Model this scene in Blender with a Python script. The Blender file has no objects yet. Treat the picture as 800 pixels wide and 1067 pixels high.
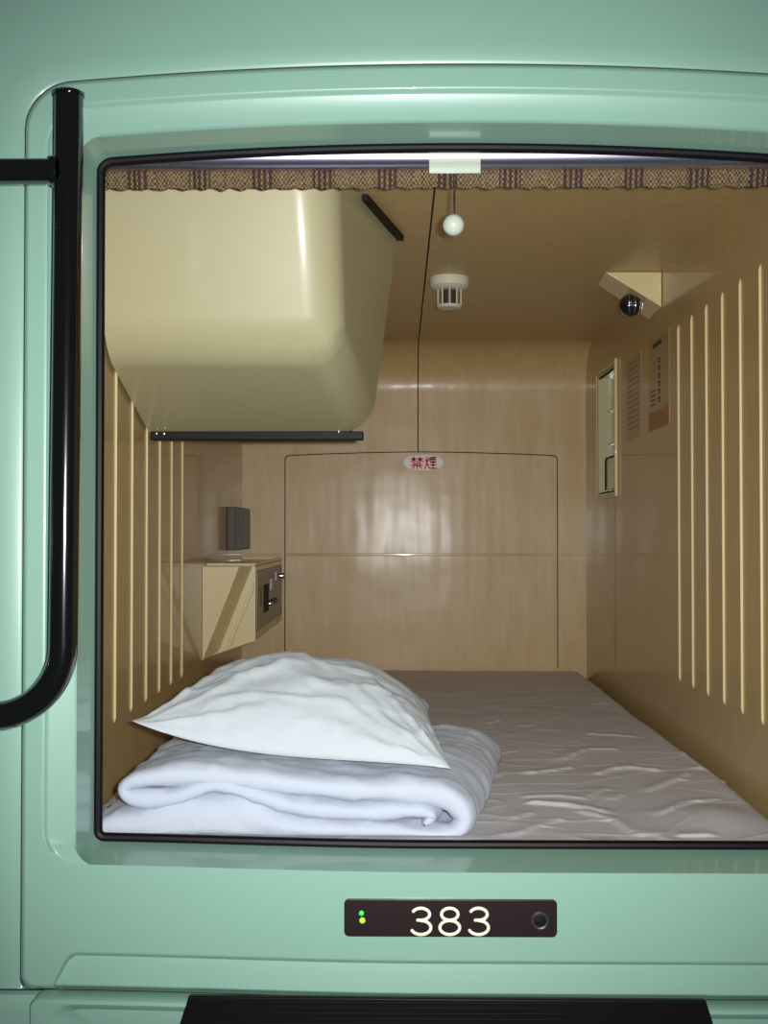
import bpy, bmesh, math, random
from mathutils import Vector, Matrix, noise
random.seed(3)
C = bpy.context.scene.collection

# ------------------------------------------------------------------ camera, world, flash, exposure
F = 1200.0                                   # focal length in pixels of the 800 x 1067 frame
CAM = Vector((-0.045, -1.463, 1.65))
YAW, PITCH = math.atan(15/F), math.atan(21.5/F)
cd = bpy.data.cameras.new('camera'); cam = bpy.data.objects.new('camera', cd); C.objects.link(cam)
cam.location = CAM
ROT = Matrix.Rotation(YAW, 3, 'Z') @ Matrix.Rotation(math.pi/2+PITCH, 3, 'X')
cam.rotation_euler = ROT.to_euler()
cd.sensor_fit = 'VERTICAL'; cd.sensor_height = 36; cd.sensor_width = 27; cd.lens = F/1067*36
cd.clip_start = .02
bpy.context.scene.camera = cam
w = bpy.data.worlds.new('world'); bpy.context.scene.world = w; w.use_nodes = True
w.node_tree.nodes['Background'].inputs[0].default_value = (.80, .95, 1.0, 1)
w.node_tree.nodes['Background'].inputs[1].default_value = .045
fl = bpy.data.lights.new('camera_flash', 'SPOT'); fl.shadow_soft_size = .012; fl.spot_size = math.radians(80); fl.spot_blend = 1
fl.energy = 130; fl.color = (1, 1, 1)
fo = bpy.data.objects.new('camera_flash', fl); C.objects.link(fo)
fo.location = CAM + Vector((.034, .02, .016)); fo.rotation_euler = cam.rotation_euler
vs = bpy.context.scene.view_settings
vs.view_transform = 'Standard'; vs.look = 'None'; vs.gamma = 1; vs.use_curve_mapping = False; vs.exposure = 0.0

def W(px, py, y):
    """point of the plane y=const seen at a pixel of the photograph"""
    d = ROT @ Vector((px-400, -(py-533.5), -F))
    return CAM + d*((y-CAM.y)/d.y)
def WX(px, py, x):
    d = ROT @ Vector((px-400, -(py-533.5), -F))
    return CAM + d*((x-CAM.x)/d.x)
def WZ(px, py, z):
    d = ROT @ Vector((px-400, -(py-533.5), -F))
    return CAM + d*((z-CAM.z)/d.z)

# ------------------------------------------------------------------ materials
def lin(c): return tuple((v/255/12.92 if v/255 <= .04045 else ((v/255+.055)/1.055)**2.4) for v in c)+(1,)
def mat(name, col, rough=.5, metal=0, coat=0, coat_rough=.05, bump=None, var=None, spec=.5, emit=None, sheen=0):
    m = bpy.data.materials.new(name); m.use_nodes = True; nt = m.node_tree
    b = nt.nodes['Principled BSDF']; I = b.inputs
    I['Base Color'].default_value = lin(col); I['Roughness'].default_value = rough; I['Metallic'].default_value = metal
    I['Coat Weight'].default_value = coat; I['Coat Roughness'].default_value = coat_rough
    I['Specular IOR Level'].default_value = spec; I['Sheen Weight'].default_value = sheen
    if emit: I['Emission Color'].default_value = lin(emit[0]); I['Emission Strength'].default_value = emit[1]
    tc = nt.nodes.new('ShaderNodeTexCoord')
    last = None
    for (scale, strength, dist, detail) in (bump or []):
        mp = nt.nodes.new('ShaderNodeMapping'); nt.links.new(tc.outputs['Object'], mp.inputs[0])
        mp.inputs['Scale'].default_value = scale
        n = nt.nodes.new('ShaderNodeTexNoise'); n.inputs['Scale'].default_value = 1; n.inputs['Detail'].default_value = detail
        nt.links.new(mp.outputs[0], n.inputs['Vector'])
        bp = nt.nodes.new('ShaderNodeBump'); bp.inputs['Strength'].default_value = strength; bp.inputs['Distance'].default_value = dist
        nt.links.new(n.outputs[0], bp.inputs['Height'])
        if last: nt.links.new(last.outputs[0], bp.inputs['Normal'])
        last = bp
    if last:
        nt.links.new(last.outputs[0], I['Normal']); nt.links.new(last.outputs[0], I['Coat Normal'])
    if var:
        scale, col2 = var
        mp = nt.nodes.new('ShaderNodeMapping'); nt.links.new(tc.outputs['Object'], mp.inputs[0]); mp.inputs['Scale'].default_value = scale
        n = nt.nodes.new('ShaderNodeTexNoise'); n.inputs['Scale'].default_value = 1; n.inputs['Detail'].default_value = 5
        nt.links.new(mp.outputs[0], n.inputs['Vector'])
        r = nt.nodes.new('ShaderNodeValToRGB'); r.color_ramp.elements[0].position = .35; r.color_ramp.elements[1].position = .65
        r.color_ramp.elements[0].color = lin(col2); r.color_ramp.elements[1].color = lin(col)
        nt.links.new(n.outputs[0], r.inputs[0]); nt.links.new(r.outputs[0], I['Base Color'])
    return m
M = {}
LAM = (192, 165, 114)
M['laminate'] = mat('cream laminate', LAM, .44, coat=.2, coat_rough=.2, bump=[((8, 2, 1.3), .36, .012, 2), ((3.7, 3, 5), .34, .010, 2)], var=((60, 60, 9), (185, 157, 105)))
M['laminate_side'] = mat('cream side laminate', LAM, .42, coat=.5, coat_rough=.06, bump=[((2, 1.5, 1.2), .2, .006, 1)], var=((50, 50, 12), (186, 158, 106)))
M['fibreglass'] = mat('cream fibreglass', (188, 181, 142), .42, coat=.5, coat_rough=.12, bump=[((3, 3, 3), .12, .006, 1)])
M['cream'] = mat('pale cream plastic', (206, 190, 140), .35, coat=.3)
M['mint'] = mat('mint fibreglass', (142, 183, 165), .36, coat=.6, coat_rough=.06, bump=[((1.5, 1.5, 1.5), .1, .01, 1)], var=((3, 3, 3), (139, 180, 162)))
M['black'] = mat('black rubber', (13, 9, 14), .5, spec=.2)
M['dark'] = mat('dark gap', (16, 12, 10), .8)
M['plate'] = mat('dark brown plastic plate', (34, 16, 19), .35)
M['numeral'] = mat('ivory numerals', (235, 240, 215), .5)
M['chrome'] = mat('dark chrome', (120, 115, 118), .10, metal=1)
M['alu'] = mat('polished aluminium', (205, 200, 225), .27, metal=1)
M['steel'] = mat('bright steel', (215, 215, 215), .15, metal=1)
M['white'] = mat('white plastic', (196, 206, 190), .3, coat=.3)
M['offwhite'] = mat('off white plastic', (205, 200, 175), .4)
M['cloth'] = mat('white cotton', (196, 204, 218), .85, bump=[((22, 7, 22), .5, .008, 2), ((60, 20, 60), .35, .003, 2)], sheen=.1)
M['pillowcase'] = mat('white pillowcase', (200, 208, 213), .85, bump=[((9, 14, 9), .6, .012, 2), ((30, 40, 30), .35, .005, 3)], sheen=.1)
M['sheet'] = mat('white bed sheet', (204, 200, 202), .72, bump=[((5, 10, 5), .35, .008, 2), ((40, 60, 45), .2, .002, 3)], sheen=.05)
M['grey_panel'] = mat('grey metal switch panel', (120, 104, 86), .35, metal=.5)
M['speaker'] = mat('dark blue grey plastic', (52, 50, 62), .4)
M['lens'] = mat('dark glass lens', (40, 38, 50), .06, metal=.6, coat=1)
M['screen'] = mat('dark screen glass', (20, 22, 24), .08)
M['led'] = mat('green indicator', (20, 90, 40), .3, emit=((40, 255, 90), 1.6))
M['led2'] = mat('yellow green indicator', (90, 120, 30), .3, emit=((170, 255, 60), 1.2))
M['red'] = mat('red ink', (196, 40, 44), .5)
M['label'] = mat('pale sticker', (222, 214, 210), .4)
M['notice'] = mat('grey notice film', (164, 143, 104), .4, coat=.3)
M['notice_ink'] = mat('dark grey ink', (122, 104, 78), .5)
M['notice_black'] = mat('black ink', (60, 50, 42), .5)
M['notice_orange'] = mat('orange ink', (172, 124, 70), .5)
M['mirror_pale'] = mat('pale cream lining', (192, 184, 144), .25, coat=.5)
M['pale_grey'] = mat('pale lavender grey', (178, 172, 180), .4)
M['sponge'] = mat('sheet under', (190, 186, 184), .9)
M['rib'] = mat('pale moulded rib', (204, 186, 134), .5)  # paler than the wall laminate: flash caught on the rib edges, put into colour
M['glint_bead'] = mat('gloss bead', LAM, .2, coat=1, coat_rough=.05)

def fabric_mat():
    m = bpy.data.materials.new('brown woven fabric'); m.use_nodes = True; nt = m.node_tree; b = nt.nodes['Principled BSDF']
    b.inputs['Roughness'].default_value = .85
    tc = nt.nodes.new('ShaderNodeTexCoord')
    def N(t): return nt.nodes.new(t)
    sx = N('ShaderNodeSeparateXYZ'); nt.links.new(tc.outputs['Object'], sx.inputs[0])
    def math_(op, a, bb):
        n = N('ShaderNodeMath'); n.operation = op
        for i, v in enumerate((a, bb)):
            if isinstance(v, (int, float)): n.inputs[i].default_value = v
            else: nt.links.new(v, n.inputs[i])
        return n.outputs[0]
    wx = math_('SINE', math_('MULTIPLY', sx.outputs[0], 2*math.pi/.0052), 0)
    wz = math_('SINE', math_('MULTIPLY', sx.outputs[2], 2*math.pi/.007), 0)
    band = math_('SINE', math_('MULTIPLY', sx.outputs[0], 2*math.pi/.082), 0)
    dark = math_('GREATER_THAN', band, .45)
    weave = math_('MULTIPLY', wx, wz)
    k = math_('ADD', math_('MULTIPLY', weave, .30), .5)
    r = N('ShaderNodeValToRGB'); r.color_ramp.elements[0].position = .25; r.color_ramp.elements[1].position = .75
    r.color_ramp.elements[0].color = lin((84, 66, 46)); r.color_ramp.elements[1].color = lin((150, 128, 92))
    nz = N('ShaderNodeTexNoise'); nz.inputs['Scale'].default_value = 260; nt.links.new(tc.outputs['Object'], nz.inputs['Vector'])
    k2 = math_('ADD', k, math_('MULTIPLY', math_('SUBTRACT', nz.outputs[0], .5), .9))
    nt.links.new(k2, r.inputs[0])
    stripe = math_('GREATER_THAN', math_('SINE', math_('MULTIPLY', sx.outputs[0], 2*math.pi/.0072), 0), -.1)
    mask = math_('MULTIPLY', dark, stripe)
    mx = N('ShaderNodeMix'); mx.data_type = 'RGBA'
    nt.links.new(mask, mx.inputs[0]); nt.links.new(r.outputs[0], mx.inputs[6]); mx.inputs[7].default_value = lin((70, 46, 44))
    nt.links.new(mx.outputs[2], b.inputs['Base Color'])
    bp = N('ShaderNodeBump'); bp.inputs['Strength'].default_value = .8; bp.inputs['Distance'].default_value = .002
    nt.links.new(weave, bp.inputs['Height']); nt.links.new(bp.outputs[0], b.inputs['Normal'])
    return m
M['fabric'] = fabric_mat()

# ------------------------------------------------------------------ mesh helpers
class MB:
    def __init__(s): s.bm = bmesh.new()
    def box(s, a, b, mi=0):
        x0, y0, z0 = (min(a[i], b[i]) for i in range(3)); x1, y1, z1 = (max(a[i], b[i]) for i in range(3))
        v = [s.bm.verts.new(p) for p in ((x0,y0,z0),(x1,y0,z0),(x1,y1,z0),(x0,y1,z0),(x0,y0,z1),(x1,y0,z1),(x1,y1,z1),(x0,y1,z1))]
        for q in ((0,3,2,1),(4,5,6,7),(0,1,5,4),(1,2,6,5),(2,3,7,6),(3,0,4,7)):
            f = s.bm.faces.new([v[i] for i in q]); f.material_index = mi
        return s
    def hexa(s, p, mi=0):   # 8 points, bottom four then top four
        v = [s.bm.verts.new(q) for q in p]
        for q in ((0,3,2,1),(4,5,6,7),(0,1,5,4),(1,2,6,5),(2,3,7,6),(3,0,4,7)):
            f = s.bm.faces.new([v[i] for i in q]); f.material_index = mi
        return v
    def prism(s, pts, vec, mi=0):   # closed polygon extruded along vec
        vec = Vector(vec); a = [s.bm.verts.new(p) for p in pts]; b = [s.bm.verts.new(Vector(p)+vec) for p in pts]
        n = len(pts)
        for i in range(n):
            f = s.bm.faces.new((a[i], a[(i+1)%n], b[(i+1)%n], b[i])); f.material_index = mi
        f = s.bm.faces.new(a[::-1]); f.material_index = mi
        f = s.bm.faces.new(b); f.material_index = mi
        return s
    def rings(s, rings, closed=True, cap0=False, cap1=False, mi=0):
        R = [[s.bm.verts.new(p) for p in r] for r in rings]
        n = len(R[0])
        for a, b in zip(R, R[1:]):
            for i in range(n if closed else n-1):
                j = (i+1) % n
                try:
                    f = s.bm.faces.new((a[i], a[j], b[j], b[i])); f.material_index = mi
                except ValueError: pass
        if cap0: s.bm.faces.new(R[0][::-1]).material_index = mi
        if cap1: s.bm.faces.new(R[-1]).material_index = mi
        return R
    def tube(s, path, r, n=16, caps=True, mi=0, closed=False):
        path = [Vector(p) for p in path]; m = len(path)
        rr = r if isinstance(r, (list, tuple)) else [r]*m
        T = []
        for i in range(m):
            if closed: t = path[(i+1)%m]-path[i-1]
            else: t = path[min(i+1, m-1)]-path[max(i-1, 0)]
            T.append(t.normalized())
        u = T[0].orthogonal().normalized(); rings = []
        for i in range(m):
            u = (u - T[i]*u.dot(T[i])).normalized(); v = T[i].cross(u)
            rings.append([path[i]+(u*math.cos(2*math.pi*k/n)+v*math.sin(2*math.pi*k/n))*rr[i] for k in range(n)])
        if closed: rings.append(rings[0])
        s.rings(rings, True, caps and not closed, caps and not closed, mi)
        if closed: bmesh.ops.remove_doubles(s.bm, verts=s.bm.verts, dist=1e-6)
        return s
    def lathe(s, c, prof, axis='Z', n=32, mi=0):  # prof (r, h)
        c = Vector(c); rings = []
        for r, h in prof:
            r = max(r, 1e-5); row = []
            for k in range(n):
                a = 2*math.pi*k/n
                if axis == 'Z': p = Vector((r*math.cos(a), r*math.sin(a), h))
                elif axis == 'Y': p = Vector((r*math.cos(a), h, r*math.sin(a)))
                else: p = Vector((h, r*math.cos(a), r*math.sin(a)))
                row.append(c+p)
            rings.append(row)
        s.rings(rings, True, True, True, mi)
        return s
    def build(s, name, m, parent=None, sharp=35, bevel=0):
        bm = s.bm
        bmesh.ops.recalc_face_normals(bm, faces=bm.faces)
        for f in bm.faces: f.smooth = True
        for e in bm.edges:
            if len(e.link_faces) == 2:
                try:
                    if e.calc_face_angle() > math.radians(sharp): e.smooth = False
                except ValueError: pass
        me = bpy.data.meshes.new(name); bm.to_mesh(me); bm.free()
        for k in (m if isinstance(m, (list, tuple)) else [m]): me.materials.append(k)
        o = bpy.data.objects.new(name, me); C.objects.link(o)
        if parent:
            o.parent = parent; o.matrix_parent_inverse = Matrix.Translation(-parent.location)
        if bevel:
            b = o.modifiers.new('bevel', 'BEVEL'); b.width = bevel; b.segments = 3; b.limit_method = 'ANGLE'; b.harden_normals = False
        return o
def thing(name, label, cat, loc, group=None):
    o = bpy.data.objects.new(name, None); C.objects.link(o); o.location = loc; o.empty_display_size = .02
    return tag(o, label, cat, group)
def tag(o, label, cat, group=None):
    o['label'] = label; o['category'] = cat
    if group: o['group'] = group
    return o
def struct(o): o['kind'] = 'structure'; return o
def sstep(t): t = max(0, min(1, t)); return t*t*(3-2*t)
def catmull(P, n):
    out = []
    for i in range(len(P)-1):
        p0, p1, p2, p3 = P[max(i-1,0)], P[i], P[i+1], P[min(i+2,len(P)-1)]
        for k in range(n):
            t = k/n
            out.append([.5*((2*b)+(-a+c)*t+(2*a-5*b+4*c-d)*t*t+(-a+3*b-3*c+d)*t**3) for a,b,c,d in zip(p0,p1,p2,p3)])
    out.append(list(P[-1])); return out

XL, XR, YB, ZC = -.5, .5, 1.889, 2.19
ZM = 1.253        # bed surface
OL, OB = W(100, 884, 0).x, W(415, 884, 0).z    # opening left edge, opening sill
OT = W(415, 149, 0).z

# ------------------------------------------------------------------ capsule shell
SX = .012; g = .0016
m = MB()
m.box((XL-.012, .012, ZC), (SX-g, 1.76, ZC+.01)); m.box((SX+g, .012, ZC), (XR+.012, 1.76, ZC+.01))
m.box((XL-.012, .012, ZC+.011), (XR+.012, 1.76, ZC+.02), 1)
struct(m.build('ceiling', [M['laminate'], M['dark']]))
def bead(m, xa, xb, y, mi=0):  # raised line added and shaped to return the flash as a bright streak
    R = .014; a0 = .28
    pr = [(y+R*math.cos(a0)-R*math.cos(a)-.0001, 1.586+R*math.sin(a)) for a in [-a0+2*a0*k/10 for k in range(11)]]
    m.rings([[(x, yy, z) for yy, z in pr] for x in (xa, xb)], closed=False, mi=mi)
m = MB()
RC = .13
prof = [(YB-RC+RC*math.sin(a*math.pi/2/14), ZC-RC+RC*math.cos(a*math.pi/2/14)) for a in range(15)]
prof += [(YB, z) for z in (2.0, 1.9, 1.7, 1.5, 1.3, 1.15)]
out = [(y+.02, z+.02) if z > ZC-RC-.001 else (y+.02, z) for y, z in prof]
for (xa, xb) in ((XL, SX-g), (SX+g, XR)):
    m.rings([[(xa, y, z) for y, z in prof], [(xb, y, z) for y, z in prof]], closed=False)
m.rings([[(XL, y+.004, z+.004) for y, z in prof], [(XR, y+.004, z+.004) for y, z in prof]], closed=False, mi=1)
m.box((XL, YB+.006, 1.1), (XR, YB+.02, ZC-.1), 1)
m.box((SX-.004, YB+.0002, 1.1), (SX+.004, YB+.003, 1.8))
# highlight-catching bead continued across the wall beside the panel
bead(m, .424, XR, YB, 2)
bead(m, XL, -.388, YB, 2)
struct(m.build('wall_back', [M['laminate'], M['dark'], M['glint_bead']], sharp=50))

def rib(m, x, sgn, y, z0, z1):
    h, hw = .0034, .0013
    prof = [(-hw-.0006, 0), (-hw, h*.7), (-hw*.6, h), (hw*.6, h), (hw, h*.7), (hw+.0006, 0)]
    zz = [(z0-.004, 0), (z0, .7), (z0+.006, 1), (z1-.006, 1), (z1, .7), (z1+.004, 0)]
    m.rings([[(x+sgn*(p[1]*k+(-.0005 if k == 0 else 0)), y+p[0], z) for p in prof] for z, k in zz], closed=False, mi=1)
m = MB(); m.box((XL-.012, .012, 1.10), (XL, YB+.02, ZC+.02))
for k in range(9): rib(m, XL, 1, .38-.114*3+.114*k, 1.349, 2.06)
struct(m.build('wall_left', [M['laminate_side'], M['rib']]))
# niche hole in the right wall
NY0, NY1 = WX(643, 440, XR).y, WX(623, 440, XR).y
NZ0, NZ1 = WX(643, 514, XR).z, WX(643, 377, XR).z
m = MB()
m.box((XR, .012, 1.10), (XR+.012, NY0, ZC+.02)); m.box((XR, NY1, 1.10), (XR+.012, YB+.02, ZC+.02))
m.box((XR, NY0, 1.10), (XR+.012, NY1, NZ0)); m.box((XR, NY0, NZ1), (XR+.012, NY1, ZC+.02))
for k in range(8): rib(m, XR, -1, .776-.1012*k, 1.366, 2.051)
struct(m.build('wall_right', [M['laminate_side'], M['rib']]))
m = MB(); m.box((XL-.012, .012, 1.08), (XR+.012, YB+.02, 1.10)); struct(m.build('floor', M['laminate_side']))

# ------------------------------------------------------------------ mint facade and moulded surround
XC = .014
def bow(x, z):   # the lower lines drop a little from the left side to the middle
    return .0085*(1-sstep((x+.5)/.5))*max(0, min(1, (1.6-z)/.35))
def loop(xl, zt, zb, y, rt, rb, arch=.019, notch=0, nside=120, narc=12):
    """rounded rectangle with a bowed top, clockwise from the lower left"""
    xr = 2*XC-xl; pts = []
    def arc(cx, cz, r, a0):
        for k in range(narc+1):
            a = a0-math.pi/2*k/narc; pts.append([cx+r*math.cos(a), cz+r*math.sin(a), 0])
    def side(p, q):
        for k in range(1, nside): t = k/nside; pts.append([p[0]+(q[0]-p[0])*t, p[1]+(q[1]-p[1])*t, 0])
    arc(xl+rt, zt-rt, rt, math.pi); side((xl+rt, zt), (xr-rt, zt))
    arc(xr-rt, zt-rt, rt, math.pi/2); side((xr, zt-rt), (xr, zb+rb))
    arc(xr-rb, zb+rb, rb, 0); i0 = len(pts); side((xr-rb, zb), (xl+rb, zb)); i1 = len(pts)
    arc(xl+rb, zb+rb, rb, -math.pi/2); side((xl, zb+rb), (xl, zt-rt))
    out = []
    for i, (x, z, _) in enumerate(pts):
        wz = max(0, min(1, (z-1.5)/(zt-1.5)))
        z2 = z - arch*wz*((x-XC)/.46)**2
        if notch and i0 <= i < i1:
            d = .508-abs(x-XC)      # distance from the rim's side
            z2 += notch*math.sin(math.pi/2*max(0, min(1, (d-.036)/.024)))
        z2 += bow(x, z)
        out.append(Vector((x, y, z2)))
    return out
YF = -.08
def LP(px, pt, pb, y, rt, rb, **k): return loop(W(px, 500, y).x, W(415, pt, y).z, W(415, pb, y).z, y, rt, rb, **k)
ZN = W(415, 1002, YF).z - W(415, 1037, YF).z
sur = thing('entrance_surround', 'moulded mint green surround framing the sleeping capsule opening', 'surround panel', (XC, -.04, W(415, 1033, YF).z))
m = MB()
L = [LP(26, 69.5, 1040, -.045, .055, .014, notch=ZN), LP(25, 68, 1038.5, -.074, .055, .014, notch=ZN), LP(26, 69, 1037.5, -.078, .055, .014, notch=ZN), LP(28, 71, 1036, -.080, .053, .013, notch=ZN),
     LP(29.5, 72.5, 1034.5, -.080, .052, .013, notch=ZN), LP(44, 89.5, 910.5, -.080, .052, .045), LP(46, 91, 909, -.080, .050, .045), LP(48, 93, 910, -.0790, .048, .044), LP(50, 96, 910.5, -.0755, .046, .042), LP(53, 99, 911, -.0735, .044, .040),
     LP(78, 124, 911.5, -.0725, .030, .034), LP(81, 127, 911, -.0700, .027, .022), LP(82.5, 129, 909.5, -.065, .024, .016), LP(99.5, 149, 884, -.002, .016, .012), LP(102, 151.5, 882.5, .004, .015, .011)]
m.rings(L, closed=True)
# inner flange that closes the gap to the capsule shell
n = len(L[-1])
fl1 = [Vector((p.x, .004, p.z)) for p in L[-1]]
fl2 = [Vector((max(XL-.01, min(XR+.01, XC+(p.x-XC)*1.6)), .008, max(1.09, min(ZC+.02, 1.70+(p.z-1.70)*1.6)))) for p in L[-1]]
m.rings([fl1, fl2], closed=True)
m.build('moulding', M['mint'], sur, sharp=40)
m = MB()
gk = [Vector((p.x+(.003 if p.x < XC else -.003)*min(1, abs(p.x-XC)/.42), .002, p.z-.003*(1 if p.z > 1.7 else -1)*min(1, abs(p.z-1.7)/.4))) for p in LP(100.5, 151, 883, 0, .016, .010)]
m.tube(gk, .0062, 10, closed=True)
m.build('gasket', M['black'], sur)

# recessed strip under the surround
zs0, zs1 = W(415, 1040, YF).z, W(415, 1005, YF).z
m = MB(); xl = W(48, 1015, -.066).x; xr = 2*XC-xl
pr = [(-.070, zs0), (-.0725, zs0+.003), (-.071, zs0+.012), (-.067, zs1-.006), (-.064, zs1+.012), (-.046, zs1+.012), (-.046, zs0)]
m.rings([[(x, y, z+bow(x, z)) for y, z in pr] for x in [xl+(xr-xl)*k/24 for k in range(25)]], True, True, True)
m.build('lower_strip', M['mint'], sur)

# facade around the surround, the seam under it, lower panel
m = MB()
zs = W(415, 1040.5, -.05).z
hole = [LP(24.6, 67.4, 1041, y, .0555, .0145) for y in (-.010, -.047)]+[LP(23.6, 66.4, 1042, -.050, .0565, .015), LP(20, 62.5, 1046, -.052, .060, .018)]
outer = []
for p in hole[-1]:
    dx, dz = p.x-XC, p.z-1.65; k = min(1.3/max(abs(dx), 1e-4), (1.1/dz if dz > 0 else -.9/min(dz, -1e-4)) if abs(dz) > 1e-4 else 99)
    outer.append(Vector((XC+dx*k, -.052, 1.65+dz*k)))
R_ = m.rings(hole+[[h+(o-h)*.04 for h, o in zip(hole[-1], outer)], outer])
for v_ in m.bm.verts:
    v_.co.z = max(v_.co.z, zs+.0018+bow(max(v_.co.x, -.49), 1.2))
xs_ = [-1.3+2.6*k/80 for k in range(81)]
def bz_(x): return bow(max(x, -.49), 1.2) if x > -.49 else bow(-.49, 1.2)+.004*0
m.rings([[(x, y, z+bz_(x)) for y, z in ((-.047, zs+.0005), (-.047, zs-.002), (-.01, zs-.002), (-.01, zs+.0005))] for x in xs_], True, True, True, mi=1)
# lower panel with a softly rounded top edge
zl = zs-.0015
pr = [(-.01, zl), (-.046, zl), (-.054, zl-.003), (-.058, zl-.010), (-.060, zl-.02), (-.060, .75), (-.01, .75)]
m.rings([[(x, y, z+(bz_(x) if z > .9 else 0)) for y, z in pr] for x in xs_], True, True, True)
struct(m.build('wall_front', [M['mint'], M['black']], sharp=30))
# lower surround of the capsule beneath
low = thing('lower_surround', 'mint green surround panel of the capsule below, directly under the numbered panel', 'surround panel', (XC, -.05, .80))
m = MB(); zt = W(415, 1050, -.085).z; xl = W(30, 1046, -.085).x
LL = [loop(xl, zt, .80, y, r, .02, arch=0) for xl, zt, y, r in ((xl, zt, -.058, .012), (xl, zt, -.080, .012), (xl+.002, zt-.002, -.084, .011), (xl+.022, zt-.006, -.085, .02), (xl+.030, zt-.010, -.083, .02), (xl+.040, zt-.016, -.074, .02), (xl+.08, zt-.05, -.072, .03))]
m.rings(LL, True, False, True)
m.build('moulding', M['mint'], low, sharp=40)

# black ribbed step pad
zt = W(460, 1041.5, -.10).z
sp = thing('step_pad', 'black ribbed rubber step pad below the number plate', 'step pad', (XC, -.09, zt-.1))
m = MB()
xa, xb = W(195, 1041, -.105).x, W(738, 1043, -.105).x
m.prism([(xa, -.0862, zt), (xb, -.0862, zt-.002), (xb+.030, -.0862, zt-.1), (xa-.032, -.0862, zt-.1)], (0, -.009, 0))
m.build('pad', M['black'], sp, bevel=.002)
for k in range(15):
    z = zt-.005-.0063*k; t = (zt-z)/.1
    m = MB(); m.box((xa-.03*t+.004, -.0965, z-.0022), (xb+.028*t-.004, -.0950, z)); m.build('rib', M['black'], sp, bevel=.0005)

# ------------------------------------------------------------------ grab rail
YR = -.145
def RW(px, py): return W(px, py, YR)
gr = thing('grab_rail', 'dark chrome tubular grab rail bending left beside the opening', 'grab rail', (RW(69, 400).x, YR, RW(69, 748).z))
r_ = .0164
xt, xb = RW(72, 100).x, RW(66, 660).x
zb = RW(0, 746).z; rad = .080
xv = (xt+xb)/2
path = [(xt, YR, RW(72, 97.5).z), (xt, YR, RW(72, 160).z), (xv, YR, 1.80), (xb, YR, zb+rad)]
for k in range(1, 15):
    a = math.pi/2*k/14; path.append((xb-rad+rad*math.cos(a), YR, zb+rad-rad*math.sin(a)))
path += [(xb-rad-.10, YR, zb), (xb-.28, YR, zb)]
dense = []
for p, q in zip(path, path[1:]): dense.append(p)
dense.append(path[-1])
MBt = MB().tube(dense, r_, 32); MBt.build('upright', M['chrome'], gr, sharp=50)
ztt = RW(72, 97.5).z
MB().lathe((xt, YR, ztt), [(r_+.0012, -.003), (r_+.0012, .0005), (r_-.003, .003), (0, .0035)]).build('end_cap', M['chrome'], gr)
zc = RW(20, 179).z
MB().tube([(xb-.30, YR, zc), (xt-.012, YR, zc)], .0150, 28).build('crossbar', M['chrome'], gr, sharp=50)
MB().tube([(xt-.021, YR, zc), (xt-.0195, YR, zc), (xt-.015, YR, zc), (xt-.0105, YR, zc)], [.0152, .0180, .0188, .0180], 28).build('collar', M['chrome'], gr)
m = MB(); m.tube([(xb-.28, YR, zc+.14), (xb-.28, YR, zb-.10)], .0152, 24); m.build('rear_upright', M['chrome'], gr)
for zz in (zc+.08, zb-.06):
    m = MB(); m.tube([(xb-.28, YR, zz), (xb-.28, -.058, zz)], .012, 20); m.lathe((xb-.28, -.0525, zz), [(.030, 0), (.030, -.005), (.022, -.009), (.012, -.010)], 'Y', 28)
    m.build('wall_bracket', M['chrome'], gr)

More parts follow.
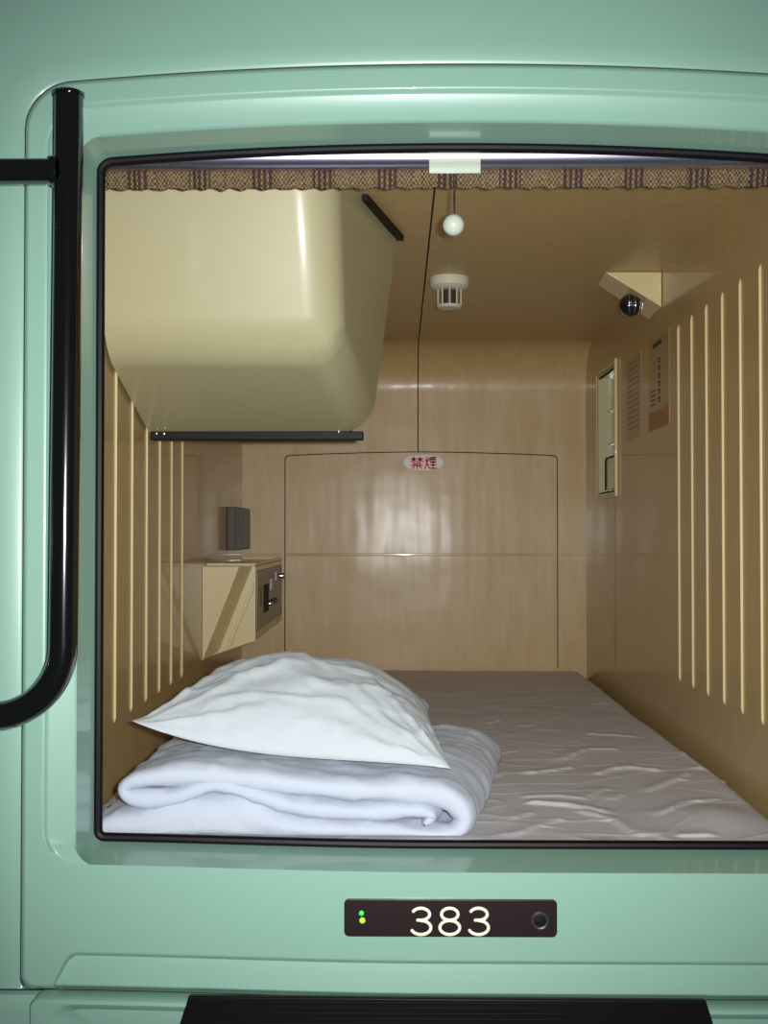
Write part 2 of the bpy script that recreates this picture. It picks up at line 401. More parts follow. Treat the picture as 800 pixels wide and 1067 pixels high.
# ------------------------------------------------------------------ number plate 383
yp = YF-.0035
pa, pb = W(358.5, 937, yp), W(580.5, 977, yp)
pl = thing('number_plate', 'dark plate with ivory numerals 383 and green indicator below the opening', 'number plate', ((pa.x+pb.x)/2, YF, pb.z))
def rrect(x0, z0, x1, z1, r, y, n=6):
    pts = []
    for cx, cz, a0 in ((x0+r, z0+r, math.pi), (x1-r, z0+r, 1.5*math.pi), (x1-r, z1-r, 0), (x0+r, z1-r, .5*math.pi)):
        for k in range(n+1): a = a0+math.pi/2*k/n; pts.append((cx+r*math.cos(a), y, cz+r*math.sin(a)))
    return pts
MB().prism(rrect(pa.x, pb.z, pb.x, pa.z, .006, YF+.0002), (0, -.0036, 0)).build('plate', M['plate'], pl, bevel=.0008)
def ribbon(m, pts, hw, y, dy, ncap=8):
    """flat round-ended stroke in the xz plane"""
    P = [Vector((p[0], p[1])) for p in pts]; Lf, Rt = [], []
    for i in range(len(P)):
        t = (P[min(i+1, len(P)-1)]-P[max(i-1, 0)]).normalized(); nn = Vector((-t.y, t.x))
        Lf.append(P[i]+nn*hw); Rt.append(P[i]-nn*hw)
    t0 = (P[1]-P[0]).normalized(); t1 = (P[-1]-P[-2]).normalized()
    a1 = math.atan2(t1.y, t1.x); a0 = math.atan2(t0.y, t0.x)
    cap1 = [P[-1]+Vector((math.cos(a1+math.pi/2-math.pi*k/ncap), math.sin(a1+math.pi/2-math.pi*k/ncap)))*hw for k in range(1, ncap)]
    cap0 = [P[0]+Vector((math.cos(a0-math.pi/2-math.pi*k/ncap), math.sin(a0-math.pi/2-math.pi*k/ncap)))*hw for k in range(1, ncap)]
    # strip as quads, caps as fans
    bm = m.bm
    for y0 in (y, y+dy):
        l = [bm.verts.new((p.x, y0, p.y)) for p in Lf]; r = [bm.verts.new((p.x, y0, p.y)) for p in Rt]
        for i in range(len(P)-1): bm.faces.new((l[i], l[i+1], r[i+1], r[i]))
        c1 = [bm.verts.new((p.x, y0, p.y)) for p in cap1]; bm.faces.new([l[-1]]+c1+[r[-1]])
        c0 = [bm.verts.new((p.x, y0, p.y)) for p in cap0]; bm.faces.new([r[0]]+c0+[l[0]])
        if y0 == y: A = [l, c1, r[::-1], c0]
        else: B = [l, c1, r[::-1], c0]
    a = sum(A, []); b = sum(B, [])
    for i in range(len(a)): j = (i+1) % len(a); bm.faces.new((a[i], a[j], b[j], b[i]))
def ell(cx, cz, rx, rz, a0, a1, n=26): return [(cx+rx*math.cos(math.radians(a0+(a1-a0)*k/n)), cz+rz*math.sin(math.radians(a0+(a1-a0)*k/n))) for k in range(n+1)]
U = (W(512, 960, yp).x-W(426, 960, yp).x)/86     # metres per pixel
for i, (cxp, kind) in enumerate(((438.5, 3), (468.5, 8), (498.5, 3))):
    c = W(cxp, 959.5, yp); m = MB(); hw = 1.55*U
    if kind == 3:
        top = ell(c.x, c.z+7.0*U, 9.0*U, 6.2*U, 152, -90)
        bot = ell(c.x, c.z-6.8*U, 10.3*U, 7.2*U, 90, -155)
        ribbon(m, top[:-1]+[(c.x-3.5*U, c.z+.8*U)], hw, YF-.0034, -.0007)
        ribbon(m, bot, hw, YF-.0034, -.0008)
    else:
        for (oz, ax, az, dy) in ((7.0, 8.6, 6.2, .0007), (-6.8, 10.3, 7.2, .0008)):
            rr_ = []
            for sx_, yy in ((hw, YF-.0030), (hw, YF-.0034-dy), (-hw, YF-.0034-dy), (-hw, YF-.0030)):
                rr_.append([(c.x+(ax*U+sx_)*math.cos(t), yy, c.z+oz*U+(az*U+sx_)*math.sin(t)) for t in [2*math.pi*q/48 for q in range(48)]])
            m.rings(rr_+[rr_[0]])
    m.build('numeral', M['numeral'], pl)
for (px, py, k, h) in ((376.5, 951.5, 'led', 2.5), (377.5, 959, 'led2', 3.0)):
    c = W(px, py, yp); MB().lathe((c.x, YF-.0030, c.z), [(h*U, 0), (h*U, -.0012), (h*.6*U, -.002), (0, -.0022)], 'Y', 16).build('indicator_light', M[k], pl)
c = W(562.5, 959.5, yp)
lk = MB().lathe((c.x, YF-.003, c.z), [(9.5*U, 0), (9.5*U, -.0016), (8*U, -.0026), (6.6*U, -.0020), (6.2*U, .0)], 'Y', 28).build('lock', M['speaker'], pl)
MB().lathe((c.x, YF-.0033, c.z), [(5.6*U, 0), (5.6*U, -.0012), (2*U, -.0016), (0, -.0016)], 'Y', 24).build('lock_core', M['black'], pl)

# ------------------------------------------------------------------ roll blind at the top of the opening
yr = .040; zr = W(415, 163, yr).z; Rr = .0185
bl = thing('roll_blind', 'rolled brown woven blind under an aluminium rod across the top of the opening', 'blind', (XC, yr, zr-.04))
MB().tube([(XL+.002, yr, zr), (XR-.002, yr, zr)], Rr, 40).build('rod', M['alu'], bl, sharp=60)
m = MB(); z0 = zr+.004; nx, nz = 620, 14; rows = []
zbot = W(415, 196.5, yr+.012).z
for j in range(nz+1):
    t = j/nz; row = []
    for i in range(nx+1):
        x = XL+.004+(XR-XL-.008)*i/nx
        wv = .0018*math.sin(x*2*math.pi/.037+noise.noise((x*9, 0, 0))*3)+.0014*math.sin(x*2*math.pi/.0131+2)*t
        lo = zbot+.0014*math.sin(x*2*math.pi/.027+1.5*noise.noise((x*14, 3, 0)))+.0012*noise.noise((x*60, 1, 0))
        row.append((x, yr+.012+wv+.002*math.sin(t*9), z0+(lo-z0)*t))
    rows.append(row)
m.rings(rows, closed=False)
fb = m.build('fabric', M['fabric'], bl); so = fb.modifiers.new('thick', 'SOLIDIFY'); so.thickness = .003
ch = thing('curtain_clip', 'white plastic clip with cord and ball gripping the aluminium rod', 'clip', (W(473, 168, yr).x, yr, zr-.03))
c0, c1 = W(447, 155, yr-Rr), W(500.5, 181, yr-Rr)
m = MB(); pts = []
for k in range(15):
    a = math.radians(70+180*k/14); pts.append((yr+(Rr+.0022)*math.cos(a), zr+(Rr+.0022)*math.sin(a)))
pts = [(yr+.006, zr+Rr+.0022)]+pts[1:12]+[(yr-Rr-.0030, c1.z+.008), (yr-Rr-.0030, c1.z), (yr-Rr-.0005, c1.z), (yr-Rr-.0008, c1.z+.008)]
inn = [(yr+(Rr+.0004)*math.cos(math.radians(70+180*k/14)), zr+(Rr+.0004)*math.sin(math.radians(70+180*k/14))) for k in range(10, 0, -1)]
m.prism([(c0.x, y, z) for y, z in pts+inn], (c1.x-c0.x, 0, 0)); m.build('clip', M['white'], ch, bevel=.0006)
yb = yr-Rr-.0015
ct, cb = W(473.5, 180, yb), W(473, 226, yb)
MB().tube([(ct.x, yb, ct.z), (ct.x-.0003, yb, (ct.z+cb.z)/2), (cb.x, yb, cb.z)], .0013, 8).build('cord', M['steel'], ch)
c = W(472.5, 234.5, yb)
MB().lathe((c.x, yb, c.z), [(.0139*math.sin(math.pi*k/16), .0139*math.cos(math.pi*k/16)) for k in range(17)]+[(.003, -.0139), (.0028, -.0152)][:0], 'Z', 28).build('ball', M['white'], ch)

# ------------------------------------------------------------------ television housing
xl = XL+.0052
tv = thing('television_housing', 'cream moulded television housing hung from ceiling and left wall', 'television housing', (-.3, .42, 1.82))
m = MB()
v = m.hexa([(xl, .290, 1.928), (-.128, .270, 1.920), (-.094, .61, 1.830), (xl, .61, 1.830),
            (xl, .235, ZC-.001), (-.145, .210, ZC-.001), (-.047, .61, ZC-.001), (xl, .61, ZC-.001)])
bm = m.bm
def eb(i, j): return next(e for e in v[i].link_edges if e.other_vert(v[i]) == v[j])
bmesh.ops.bevel(bm, geom=[eb(0, 1), eb(1, 5), eb(1, 2)], offset=.058, segments=10, profile=.5, affect='EDGES', clamp_overlap=True)
m.build('shell', M['fibreglass'], tv, sharp=45)
m = MB()
za, zb2 = 1.817, 1.832
m.box((xl+.004, .600, za), (-.108, .628, zb2)); m.box((xl+.004, .612, zb2), (xl+.03, .628, 2.185)); m.box((xl+.004, .612, 2.16), (-.055, .628, 2.185))
m.hexa([(-.155, .612, zb2), (-.130, .612, zb2), (-.130, .628, zb2), (-.155, .628, zb2), (-.085, .612, 2.16), (-.06, .612, 2.16), (-.06, .628, 2.16), (-.085, .628, 2.16)])
bz = m.build('bezel', M['black'], tv, bevel=.0015)
for px, py in ((163, 452), (171, 452), (353, 450)):
    c = W(px, py, .60); MB().lathe((c.x, .6005, c.z), [(.0022, 0), (.0022, -.0012), (.001, -.0018), (0, -.0018)], 'Y', 12).build('screw', M['steel'], bz)
m = MB(); m.hexa([(xl+.03, .612, 1.834), (-.157, .612, 1.834), (-.157, .622, 1.834), (xl+.03, .622, 1.834), (xl+.03, .612, 2.158), (-.088, .612, 2.158), (-.088, .622, 2.158), (xl+.03, .622, 2.158)])
m.build('screen', M['screen'], tv)
m = MB()
m.hexa([(-.103, .36, ZC-.011), (-.094, .36, ZC-.011), (-.035, .617, ZC-.011), (-.047, .617, ZC-.011), (-.103, .36, ZC-.001), (-.094, .36, ZC-.001), (-.035, .617, ZC-.001), (-.047, .617, ZC-.001)])
m.build('ceiling_gap', M['black'], tv)  # black strip stands in for the dark open gap between housing and ceiling

# ------------------------------------------------------------------ back access panel and no smoking sticker
pz = W(415, 471.5, YB).z; pxl, pxr = W(297.5, 560, YB).x, W(580, 560, YB).x
ap = thing('access_panel', 'wide cream panel set in the rear wall above the bed', 'panel', ((pxl+pxr)/2, YB, ZM+.012))
def ppoly(e, y, zb):
    x0, x1 = pxl-e, pxr+e; pts = [(x0, y, zb), (x1, y, zb)]; r = .012
    top = lambda x: pz+e-.011*abs((x-SX)/.4)**1.6
    for k in range(7): a = math.pi/2*k/6; pts.append((x1-r+r*math.cos(a), y, top(x1)-r+r*math.sin(a)))
    for k in range(1, 24): x = x1-r+(x0-x1+2*r)*k/24; pts.append((x, y, top(x)))
    for k in range(7): a = math.pi/2+math.pi/2*k/6; pts.append((x0+r+r*math.cos(a), y, top(x0)-r+r*math.sin(a)))
    return pts
MB().prism(ppoly(.0030, YB-.0004, ZM+.006), (0, -.0009, 0)).build('shadow_gap', M['dark'], ap)
MB().prism(ppoly(0, YB-.0014, ZM+.006), (0, -.0028, 0)).build('sheet', M['laminate'], ap)
m = MB(); bead(m, pxl+.002, pxr-.002, YB-.0041); m.build('bead', M['glint_bead'], ap)
ys = YB-.0046
c = W(441, 482, ys); k_ = 1/ (F/(ys-CAM.y))
st = thing('no_smoking_sticker', 'small oval sticker with red Japanese no smoking characters', 'sticker', (c.x, ys, c.z-.02))
MB().prism([(c.x+20.5*k_*math.copysign(abs(math.cos(a))**.8, math.cos(a)), YB-.0041, c.z+8*k_*math.copysign(abs(math.sin(a))**.9, math.sin(a))) for a in [2*math.pi*i/40 for i in range(40)]], (0, -.0005, 0)).build('backing', M['label'], st)
strokes = [  # 14 x 14 grid, y up, both characters
 [(.5,11.6),(6,11.6)],[(3.2,13.6),(3.2,7.4)],[(3.0,11),(.4,8)],[(3.5,11),(5.8,8.6)],
 [(7.5,11.6),(13.5,11.6)],[(10.4,13.6),(10.4,7.4)],[(10.2,11),(7.6,8.4)],[(10.7,11),(13.6,8)],
 [(3,6.2),(11,6.2)],[(.6,4.2),(13.4,4.2)],[(7,4.2),(7,.2)],[(4.2,3),(2,.6)],[(9.6,3),(12.2,.6)]]
smoke = [[(1.2,11),(1.8,8.6)],[(5.4,11.6),(4.4,9)],[(3.2,13.6),(3.2,7),(.6,.4)],[(3.2,6),(5.6,1.2)],
 [(6.4,13),(13.6,13)],[(6.8,11),(13.2,11),(13.2,7.6),(6.8,7.6),(6.8,11)],[(8.8,13),(8.8,7.6)],[(11.2,13),(11.2,7.6)],[(7,4.6),(13.2,4.6)],[(10,7.4),(10,.8)],[(6.2,.7),(13.8,.7)]]
for SS, ox in ((strokes, 428), (smoke, 442)):
    m = MB(); o = W(ox, 488.6, ys); u = 12.8/14*k_
    for s in SS: ribbon(m, [(o.x+p[0]*u, o.z+p[1]*u) for p in s], .85*u, YB-.0045, -.0003, 4)
    m.build('lettering', M['red'], st)

# ------------------------------------------------------------------ smoke detector
c = WZ(468, 290, ZC)
sd = thing('smoke_detector', 'round off-white smoke detector on the capsule ceiling', 'smoke detector', (c.x, c.y, ZC-.05))
MB().lathe((c.x, c.y, ZC), [(.042, 0), (.043, -.006), (.042, -.018), (.036, -.023), (.026, -.026), (.0, -.026)], 'Z', 40).build('base', M['offwhite'], sd)
m = MB()
m.lathe((c.x, c.y, ZC-.026), [(.016, 0), (.016, -.028), (0, -.028)], 'Z', 20)
m.build('sensor', M['notice_black'], sd)
m = MB()
for k in range(10):
    a = 2*math.pi*k/10+.3; x, y = c.x+.0255*math.cos(a), c.y+.0255*math.sin(a)
    m.tube([(x, y, ZC-.025), (x, y, ZC-.058)], .0016, 6)
m.lathe((c.x, c.y, ZC-.058), [(.0, 0), (.027, 0), (.0275, -.003), (.024, -.006), (0, -.008)], 'Z', 28)
m.build('cage', M['offwhite'], sd)

# ------------------------------------------------------------------ corner lamp
B0 = W(690, 288, .915)
lp = thing('corner_lamp', 'cream wedge lamp in the corner of ceiling and right wall', 'lamp', (.44, .96, 2.10))
zt = ZC-.0008; xw = XR-.0008
m = MB()
A = Vector((W(630, 290, .915).x, .915, zt)); Cc = Vector((xw, .915, W(690, 320, .915).z))
A2 = Vector((A.x+.004, 1.035, zt)); C2 = Vector((xw, 1.035, Cc.z-.004))
v = [m.bm.verts.new(p) for p in (A, (xw, .915, zt), Cc, A2, (xw, 1.035, zt), C2)]
for q in ((0,1,2), (5,4,3), (0,3,4,1), (1,4,5,2), (2,5,3,0)): m.bm.faces.new([v[i] for i in q])
m.build('housing', M['cream'], lp, bevel=.002)
s = W(657, 318, .965)
m = MB(); m.lathe(s, [(.0245*math.sin(math.pi*k/16), .0245*math.cos(math.pi*k/16)) for k in range(17)], 'Z', 28)
hd = m.build('lamp_head', M['lens'], lp)
m = MB()
for k in range(5):
    m.tube([s+Vector((.0248*math.sin(a)*math.cos(.55*k-1.9), .0248*math.sin(a)*math.sin(.55*k-1.9), .0248*math.cos(a))) for a in [math.pi*j/14 for j in range(3, 12)]], .0008, 6)
m.build('grille', M['steel'], hd)

# ------------------------------------------------------------------ niche
nf = thing('wall_niche', 'tall recessed pale niche in the right wall near the rear', 'niche', (XR, (NY0+NY1)/2, NZ0))
m = MB(); t = .012; e = .006
ya, yb_, za, zb_ = NY0, NY1, NZ0, NZ1
m.box((XR-.009, ya-t, za-t*.7), (XR-.0004, ya-.001, zb_+t*.7)); m.box((XR-.005, yb_+.001, za-t*.7), (XR-.0004, yb_+t*.8, zb_+t*.7))
m.box((XR-.005, ya-.001, za-t*.7), (XR-.0004, yb_+.001, za-.001)); m.box((XR-.005, ya-.001, zb_+.001), (XR-.0004, yb_+.001, zb_+t*.7))
m.build('frame', M['cream'], nf, bevel=.003)
m = MB(); d = .034; q = .0006
m.box((XR+d, ya+q, za+q), (XR+d+.004, yb_-q, zb_-q)); m.box((XR, ya+q, za+q), (XR+d, ya+.004, zb_-q)); m.box((XR, yb_-.004, za+q), (XR+d, yb_-q, zb_-q))
m.box((XR, ya+.004, za+q), (XR+d, yb_-.004, za+.005)); m.box((XR, ya+.004, zb_-.005), (XR+d, yb_-.004, zb_-q))
m.build('recess_lining', M['mirror_pale'], nf)
MB().box((XR+.002, ya+.006, zb_-.009), (XR+.006, yb_-.006, zb_-.006)).build('gap_strip', M['dark'], nf)
MB().box((XR+.002, ya+.006, za+.006), (XR+.007, yb_-.006, za+.010)).build('gap_strip', M['dark'], nf)
m = MB(); dz = za+(zb_-za)*.30
m.box((XR+.012, ya+.006, za+.016), (XR+.016, yb_-.055, dz)); m.build('flap', M['mirror_pale'], nf, bevel=.001)
m = MB(); m.tube([(XR+.011, yb_-.052, za+.016), (XR+.011, yb_-.052, dz-.008), (XR+.011, yb_-.060, dz+.002), (XR+.011, ya+.008, dz+.002)], .0022, 8); m.build('flap_edge', M['dark'], nf)
for z in (za+(zb_-za)*.42, za+(zb_-za)*.70):
    MB().box((XR+.024, ya+.006, z), (XR+d-.001, yb_-.006, z+.005)).build('shelf', M['cream'], nf)

# ------------------------------------------------------------------ notices on the right wall
def notice(pxa, pxb, pt, pb, label, fancy):
    ya, yb = WX(pxb, 400, XR).y, WX(pxa, 400, XR).y
    zt, zb = WX(pxa, pt, XR).z, WX(pxa, pb, XR).z
    t = thing('notice_sticker', label, 'notice', (XR, (ya+yb)/2, zb))
    MB().box((XR-.0009, ya, zb), (XR-.0002, yb, zt)).build('film', M['notice'], t)
    m = MB(); x0, x1 = XR-.0012, XR-.0008; rnd = random.Random(5 if fancy else 9); wd = yb-ya; h = zt-zb
    if not fancy:
        for k in range(13):
            z = zt-h*(.07+.066*k); y = yb-wd*.1
            while y > ya+wd*.16:
                l = wd*rnd.uniform(.04, .10); m.box((x0, y-l, z-.0034), (x1, y, z)); y -= l+wd*.022
        m.build('lettering', M['notice_ink'], t)
    else:
        m.box((x0, ya+wd*.35, zt-h*.10), (x1, yb-wd*.22, zt-h*.05)); m.build('heading', M['notice_black'], t)
        m = MB()
        for k in range(6):
            z = zt-h*(.24+.085*k); y = (ya+yb)/2-wd*.04
            m.box((x0, y-.012, z-.0035), (x1, y+.014, z)); m.box((x0, y-.002, z-.010), (x1, y+.002, z)); m.box((x0, y-.010, z-.010), (x1, y+.008, z-.007))
        for k in range(4): m.box((x0, yb-wd*.34, zt-h*(.56+.05*k)-.003), (x1, yb-wd*.12, zt-h*(.56+.05*k)))
        m.build('lettering', M['notice_black'], t)
        MB().box((x0, ya+.001, zb+.001), (x1, yb-.001, zb+h*.2)).build('colour_band', M['notice_orange'], t)
notice(652.5, 668, 377, 459.5, 'grey notice of small text on right wall, nearer the niche', False)
notice(676, 697.5, 358, 450.5, 'grey notice with orange lower band, beside the right wall ribs', True)

# ------------------------------------------------------------------ console on the left wall and speaker above it
cs = thing('control_console', 'cream wedge console with switch panel on left wall above the pillow', 'console', (-.46, 1.5, 1.35))
zt = 1.572; xo = -.383; yc0 = 1.260; yc1 = YB-.003; x0 = XL+.0005
m = MB()
m.prism([(x0, yc0, 1.355), (xo-.002, yc0, 1.394), (xo, yc0, 1.398), (xo, yc0, zt-.004), (xo-.004, yc0, zt), (x0, yc0, zt)], (0, yc1-yc0, 0))
m.build('body', M['cream'], cs, sharp=30)
# rim round the tray on top
m = MB(); m.box((xo-.010, 1.262, zt), (xo, yc1, zt+.006)); m.box((x0, 1.262, zt), (xo-.010, 1.272, zt+.006)); m.box((x0, yc1-.01, zt), (xo-.01, yc1, zt+.006))
m.build('tray_rim', M['cream'], cs, bevel=.0015)
m = MB(); m.box((x0+.004, 1.28, zt+.0002), (xo-.016, 1.50, zt+.0012)); m.build('tray_floor', M['notice_ink'], cs)  # darker flat sheet stands in for the tray recess
# front gusset, groove and second bevelled face
m = MB(); m.rings([[(x0, 1.205, 1.352), (-.4985, 1.205, 1.354), (-.414, 1.205, zt-.001), (x0, 1.205, zt-.001)], [(x0, 1.2598, 1.357), (-.469, 1.2598, 1.371), (-.390, 1.2598, zt-.001), (x0, 1.2598, zt-.001)]], True, True, True); m.build('gusset', M['cream'], cs, bevel=.001)
m = MB(); m.prism([(-.450, 1.2598, 1.380), (-.3865, 1.2598, 1.535), (-.3865, 1.2598, 1.514), (-.442, 1.2598, 1.380)], (0, -.010, 0)); m.build('ridge', M['cream'], cs, bevel=.001)
pn = MB().box((xo+.0002, 1.275, 1.416), (xo+.0035, 1.835, 1.558)).build('switch_panel', M['grey_panel'], cs, bevel=.001)
def sw(name, y0, y1, z0, z1, h, mt): return MB().box((xo+.0034, y0, z0), (xo+.0034+h, y1, z1)).build(name, mt, pn, bevel=.0008)
sw('dial_recess', 1.40, 1.50, 1.45, 1.52, .0015, M['dark'])
sw('switch', 1.54, 1.60, 1.50, 1.53, .004, M['pale_grey'])
sw('switch', 1.66, 1.71, 1.52, 1.545, .004, M['pale_grey'])
sw('dial_recess', 1.31, 1.35, 1.475, 1.52, .0012, M['notice_ink'])
def knob(y, z, r, h, mt): return MB().lathe((xo+.0034, y, z), [(r, 0), (r, h*.8), (r*.8, h), (0, h)], 'X', 16).build('knob', mt, pn)
knob(1.50, 1.468, .006, .011, M['steel']); knob(1.75, 1.530, .008, .020, M['steel'])
MB().box((xo+.003, 1.52, 1.462), (xo+.010, 1.66, 1.474)).build('slider', M['black'], pn, bevel=.001)
for y, z in ((1.82, 1.547), (1.82, 1.425)): MB().lathe((xo+.003, y, z), [(.004, 0), (.004, .0015), (0, .002)], 'X', 12).build('screw', M['dark'], pn)

ya, zt_, zb_ = 1.70, WX(245, 528, -.475).z, WX(245, 573, -.475).z
s0 = WX(240, 550, XL)
sk = thing('speaker', 'small dark box speaker on the left wall above the console', 'speaker', (XL, 1.74, 1.60))
a_ = WX(245, 528, -.478); b_ = WX(245, 573.5, -.478)
MB().box((XL+.0005, a_.y, b_.z), (-.478, YB-.004, a_.z)).build('case', M['notice_black'], sk, bevel=.0015)
m = MB()
m.box((-.4778, a_.y+.004, b_.z+.003), (-.4760, YB-.007, a_.z-.003))
for k in range(4): m.box((-.4762, a_.y+.03+.04*k, b_.z+.008), (-.4745, a_.y+.045+.04*k, a_.z-.008))
m.build('grille', M['speaker'], sk)

# ------------------------------------------------------------------ mattress with sheet
mt_ = thing('mattress', 'mattress under a creased white sheet filling the capsule floor', 'mattress', (XC, .95, 1.10))
MB().box((XL+.012, .03, 1.101), (XR-.022, YB-.012, 1.225)).build('core', M['sponge'], mt_, bevel=.02)
def cz(a): return (480+a[0]/2.5, 660+a[1]/2.5)
creases = [  # polylines picked on the sheet: pixels of the photograph laid on the bed plane
 [(160,364),(230,354),(300,343)], [(355,364),(395,350),(430,347),(525,358)], [(160,438),(280,445),(395,467)], [(60,235),(110,225)],
 [(75,376),(125,358)], [(290,455),(400,482),(460,520)], [(120,487),(200,460)], [(540,520),(675,521)], [(150,425),(250,421),(335,428)],
 [(320,260),(400,262),(470,270)], [(120,530),(200,500),(280,476)], [(390,430),(430,412)], [(480,410),(560,380),(600,360)], [(90,310),(160,300)], [(140,240),(200,238)],
 [(330,182),(400,178)], [(460,520),(500,512),(560,540)], [(560,300),(640,350),(700,385)], [(250,330),(330,300),(420,300)], [(60,190),(120,180)], [(500,470),(600,440),(690,430)], [(340,545),(420,530)], [(330,425),(370,405),(400,400)]]
segs = []
for ci, pl_ in enumerate(creases):
    P = [WZ(*cz(p), ZM+.003) for p in pl_]
    hh = (.0060, .0070, .0085, .004, .005, .006, .004, .006, .004, .0045, .004, .004, .006, .003, .003, .003, .004, .007, .005, .003, .005, .004, .003)[ci]
    for i in range(len(P)-1): segs.append((P[i], P[i+1], hh, i == 0, i == len(P)-2))
def crease_h(x, y):
    best = 0
    for A, B, hh, f0, f1 in segs:
        if y < min(A.y, B.y)-.05 or y > max(A.y, B.y)+.05 or x < min(A.x, B.x)-.05 or x > max(A.x, B.x)+.05: continue
        dx, dy = B.x-A.x, B.y-A.y; l2 = dx*dx+dy*dy; t = ((x-A.x)*dx+(y-A.y)*dy)/l2
        tc = max(0, min(1, t)); ex, ey = x-(A.x+dx*tc), y-(A.y+dy*tc)
        d = math.hypot(ex, ey); k = 1
        if f0: k *= sstep(t*3+.15)
        if f1: k *= sstep((1-t)*3+.15)
        front = ey < 0
        wd = .0036 if front else .020
        best = max(best, .62*hh*k*math.exp(-(d/wd)**2))
    return best
def sheet_z(x, y):
    n1 = noise.noise((x*4, y*3.5, .3))*.0035+noise.noise((x*9+2*y, y*11, 1.3))*.0008
    rdg = 1-abs(noise.noise((x*7-3*y, y*13+2*x, 5.1)))*2
    n2 = max(0, rdg-.80)*.006
    return ZM+n1+n2+crease_h(x, y)
m = MB(); x0s, x1s, y0s, y1s = XL+.006, XR-.016, .014, YB-.006
nx, ny = 250, 520; rows = []
for j in range(ny+1):
    t = j/ny; y = y0s+(y1s-y0s)*(t**1.5); row = []
    rx = x1s+.006*noise.noise((0, y*4, 2))
    rx -= .018*math.exp(-((y-.22)/.07)**2)*0
    for i in range(nx+1):
        x = x0s+(rx-x0s)*i/nx; z = sheet_z(x, y)
        d = min(rx-x, x-x0s); R = .028
        if d < R: z -= R-math.sqrt(max(0, R*R-(R-d)**2))
        d = y1s-y
        if d < .02: z -= .02-math.sqrt(max(0, .0004-(.02-d)**2))
        z += .010*math.exp(-((x-.40)/.05)**2-((y-.15)/.07)**2)
        row.append((x, y, z))
    row = [(x0s, y, 1.13)]+row+[(rx+.001, y, 1.20), (rx, y, 1.13)]
    rows.append(row)
fr = [(p[0], y0s-.004, min(p[2], ZM)-.012) for p in rows[0]]; fr2 = [(p[0], y0s, 1.12) for p in rows[0]]
rows = [fr2, fr]+rows
m.rings(rows, closed=False)
m.build('sheet', M['sheet'], mt_, sharp=80)

# ------------------------------------------------------------------ folded duvet
YD = .058
def dp(cx, cy, h):
    p = W(90+cx/1.818, 660+cy/1.818, YD); return [p.x, p.z, h*.000698]
ctrl = [dp(*q) for q in ((640,356,7),(655,343,13),(625,333,15),(520,336,17),(400,326,19),(330,306,18),(250,285,16),(170,308,17),(110,312,17),(80,305,15),(76,288,14),(108,274,16),
        (200,266,21),(300,272,22),(400,284,22),(520,294,23),(620,297,24),(685,310,24),(716,345,21),(690,378,18),(620,378,20),(520,374,22),(400,371,26),(300,352,42),(250,348,46),(190,350,42),(120,362,32),(60,364,27),(36,366,20))]
cl = catmull(ctrl, 7)
def wr(x, y, i):
    a = 1-abs(noise.noise((x*9+y*22, y*9-x*4, i*.035)))*2.6
    b = 1-abs(noise.noise((x*26, y*16+x*9, i*.05+9)))*2.6
    c = 1-abs(noise.noise((x*14-y*10, y*30, i*.02+4)))*3
    lo = max(0, (i-150)/40) if i < 205 else 1
    return .0030*max(0, a)**2+.0022*max(0, b)**2+.0026*max(0, c)**3-.002+.004*min(1, lo)*noise.noise((x*16+y*12, y*10, 3))
def duvet_ring(y, k, sh):
    P = []
    for i, (x, z, h) in enumerate(cl):
        nx_ = noise.noise((x*5, y*5, i*.02))*.006*sh; nz_ = noise.noise((x*4+7, y*6, i*.015))*.005*sh
        P.append((Vector((x+nx_, z+nz_)), h*k*(1+.10*noise.noise((x*30, y*22, z*30)))+wr(x, y, i)*min(1, k)))
    Lf, Rt = [], []
    for i in range(len(P)):
        t = (P[min(i+1, len(P)-1)][0]-P[max(i-1, 0)][0]).normalized(); nn = Vector((-t.y, t.x)); p, h = P[i]
        taper = 1
        Lf.append(p+nn*h*taper); Rt.append(p-nn*h*taper)
    def cap(i, s):
        p, h = P[i]; q = P[i-1][0] if i else P[1][0]
        t = (p-q).normalized(); a = math.atan2(t.y, t.x)
        return [p+Vector((math.cos(a+s*(math.pi/2-math.pi*k2/8)), math.sin(a+s*(math.pi/2-math.pi*k2/8))))*h for k2 in range(1, 8)]
    ring = Lf+cap(len(P)-1, 1)+Rt[::-1]+cap(0, -1)[::-1][::-1]
    out = []
    for p in ring:
        x, z = p.x+.17*max(0, y-YD)*max(0, min(1, (p.x+.35)/.35)), p.y
        zz = max(z, sheet_floor(x, y))
        # fine fabric creases running in from the front edge
        out.append(Vector((max(x, XL+.010), y, zz)))
    return out
def sheet_floor(x, y): return ZM+.0035
m = MB(); R = []
ysteps = [(.0, .35), (.003, .62), (.008, .83), (.015, .95), (.024, 1.0)]+[(.024+.4*k/44, 1.0) for k in range(1, 45)]+[(.434, .9), (.442, .65), (.446, .3)]
for dy, k in ysteps: R.append(duvet_ring(YD-.018+dy, k, .3+1.2*min(1, dy/.2)))
Rv = m.rings(R, True)
# close the fold's ends
for row in (Rv[0], Rv[-1]):
    nL = len(cl); n_ = len(row)
    for i in range(nL-1):
        a, b = row[i], row[i+1]; c2, d2 = row[nL+7+nL-1-(i+1)], row[nL+7+nL-1-i]
        try: m.bm.faces.new((a, b, c2, d2))
        except ValueError: pass
dv = m.build('folded_duvet', M['cloth'], None, sharp=100)
tag(dv, 'white folded duvet lying at the front left of the bed', 'duvet')

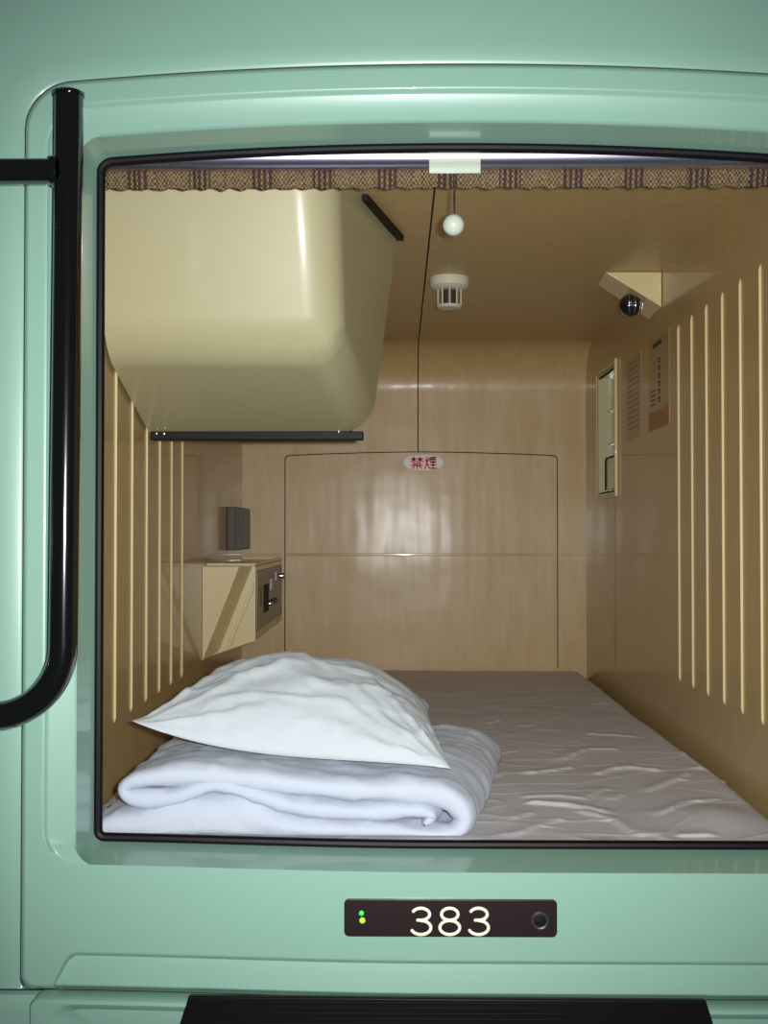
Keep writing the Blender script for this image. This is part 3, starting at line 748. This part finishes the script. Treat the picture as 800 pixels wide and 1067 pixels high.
# ------------------------------------------------------------------ pillow
FL = Vector((W(137, 751, .10).x, .10, W(137, 751, .10).z)); FR = W(470, 801, .045)
BR = Vector((.005, .405, 1.372)); BL = Vector((W(215, 712, .44).x, .44, 1.400))
def pil(u, v, top):
    a, b = (u+1)/2, (v+1)/2
    ue = u*(1-.055*(1-v*v)*abs(u)**3); ve = v*(1-.05*(1-u*u)*abs(v)**3)
    a, b = (ue+1)/2, (ve+1)/2
    p = FL*(1-a)*(1-b)+FR*a*(1-b)+BR*a*b+BL*(1-a)*b
    T = (max(0, 1-abs(u)**2.2) if u > 0 else max(0, 1-abs(u)**1.75)**1.7)**.55*max(0, 1-abs(v)**2.2)**.55
    # centre sags onto the duvet, corners stay up
    sag = -.026*max(0, 1-u*u)*(1-.7*u)*max(0, -v)**1.5-.010*(1-u*u)*(1-max(0, -v))
    edge = math.atan2(v, u)
    n1 = noise.noise((u*2.2, v*2.2, 1.7 if top else 6))*.007*T
    cr = 0
    for (cu, cv) in ((-1, -1), (1, -1), (-1, 1), (1, 1)):
        d = math.hypot(u-cu, v-cv); ang = math.atan2(v-cv, u-cu)
        cr += math.exp(-((d-.55)/.38)**2)*noise.noise((ang*5.5, d*1.4, cu*3+cv))*.007
    rip = .0045*noise.noise((u*9, v*2.0+3, 2))*math.exp(-((abs(v)-1)/.35)**2)+.0035*noise.noise((u*2.0, v*9, 8))*math.exp(-((abs(u)-1)/.35)**2)
    rad = 0
    for (cu, cv, st) in ((-1, -1, .013), (1, -1, .010), (1, 1, .007), (-1, 1, .008)):
        d = math.hypot(u-cu, v-cv); ang = math.atan2((v-cv)*(-cv), (u-cu)*(-cu))
        w_ = math.sin(ang*13+2.5*noise.noise((d*1.5, cu*4, cv*7))+cu)
        rad += st*(max(0, w_)**2)*sstep(d*4)*math.exp(-(d/.85)**2)
    cr += rad
    q1 = 1-abs(noise.noise((u*1.6+v*2.2, v*3.2-u*1.2, 12)))*3.2; q2 = 1-abs(noise.noise((u*3.4-v*1.2, v*2.0+u*2.6, 21)))*3.2
    qk = sstep((.55-v)/.8)
    cr += qk*(.0052*max(0, q1)**2+.0040*max(0, q2)**2)
    if top: z = T*(.100+.012*u*-1)+ (n1+cr*T**.6+rip*T**.5)
    else: z = -T*.002+n1*.1
    return p+Vector((0, 0, z+sag*(1-abs(v)**2*.3)))
m = MB(); N = 90; rows_t, rows_b = [], []
def mp(i): t = -1+2*i/N; return math.sin(t*math.pi/2)*.85+t*.15
G = []
for top in (True, False):
    G.append([[pil(mp(i), mp(j), top) for i in range(N+1)] for j in range(N+1)])
for gi, g2 in enumerate(G): m.rings(g2, closed=False)
bmesh.ops.remove_doubles(m.bm, verts=m.bm.verts, dist=1e-5)
pw = m.build('pillow', M['pillowcase'], None, sharp=100)
tag(pw, 'white pillow lying on top of the folded duvet', 'pillow')
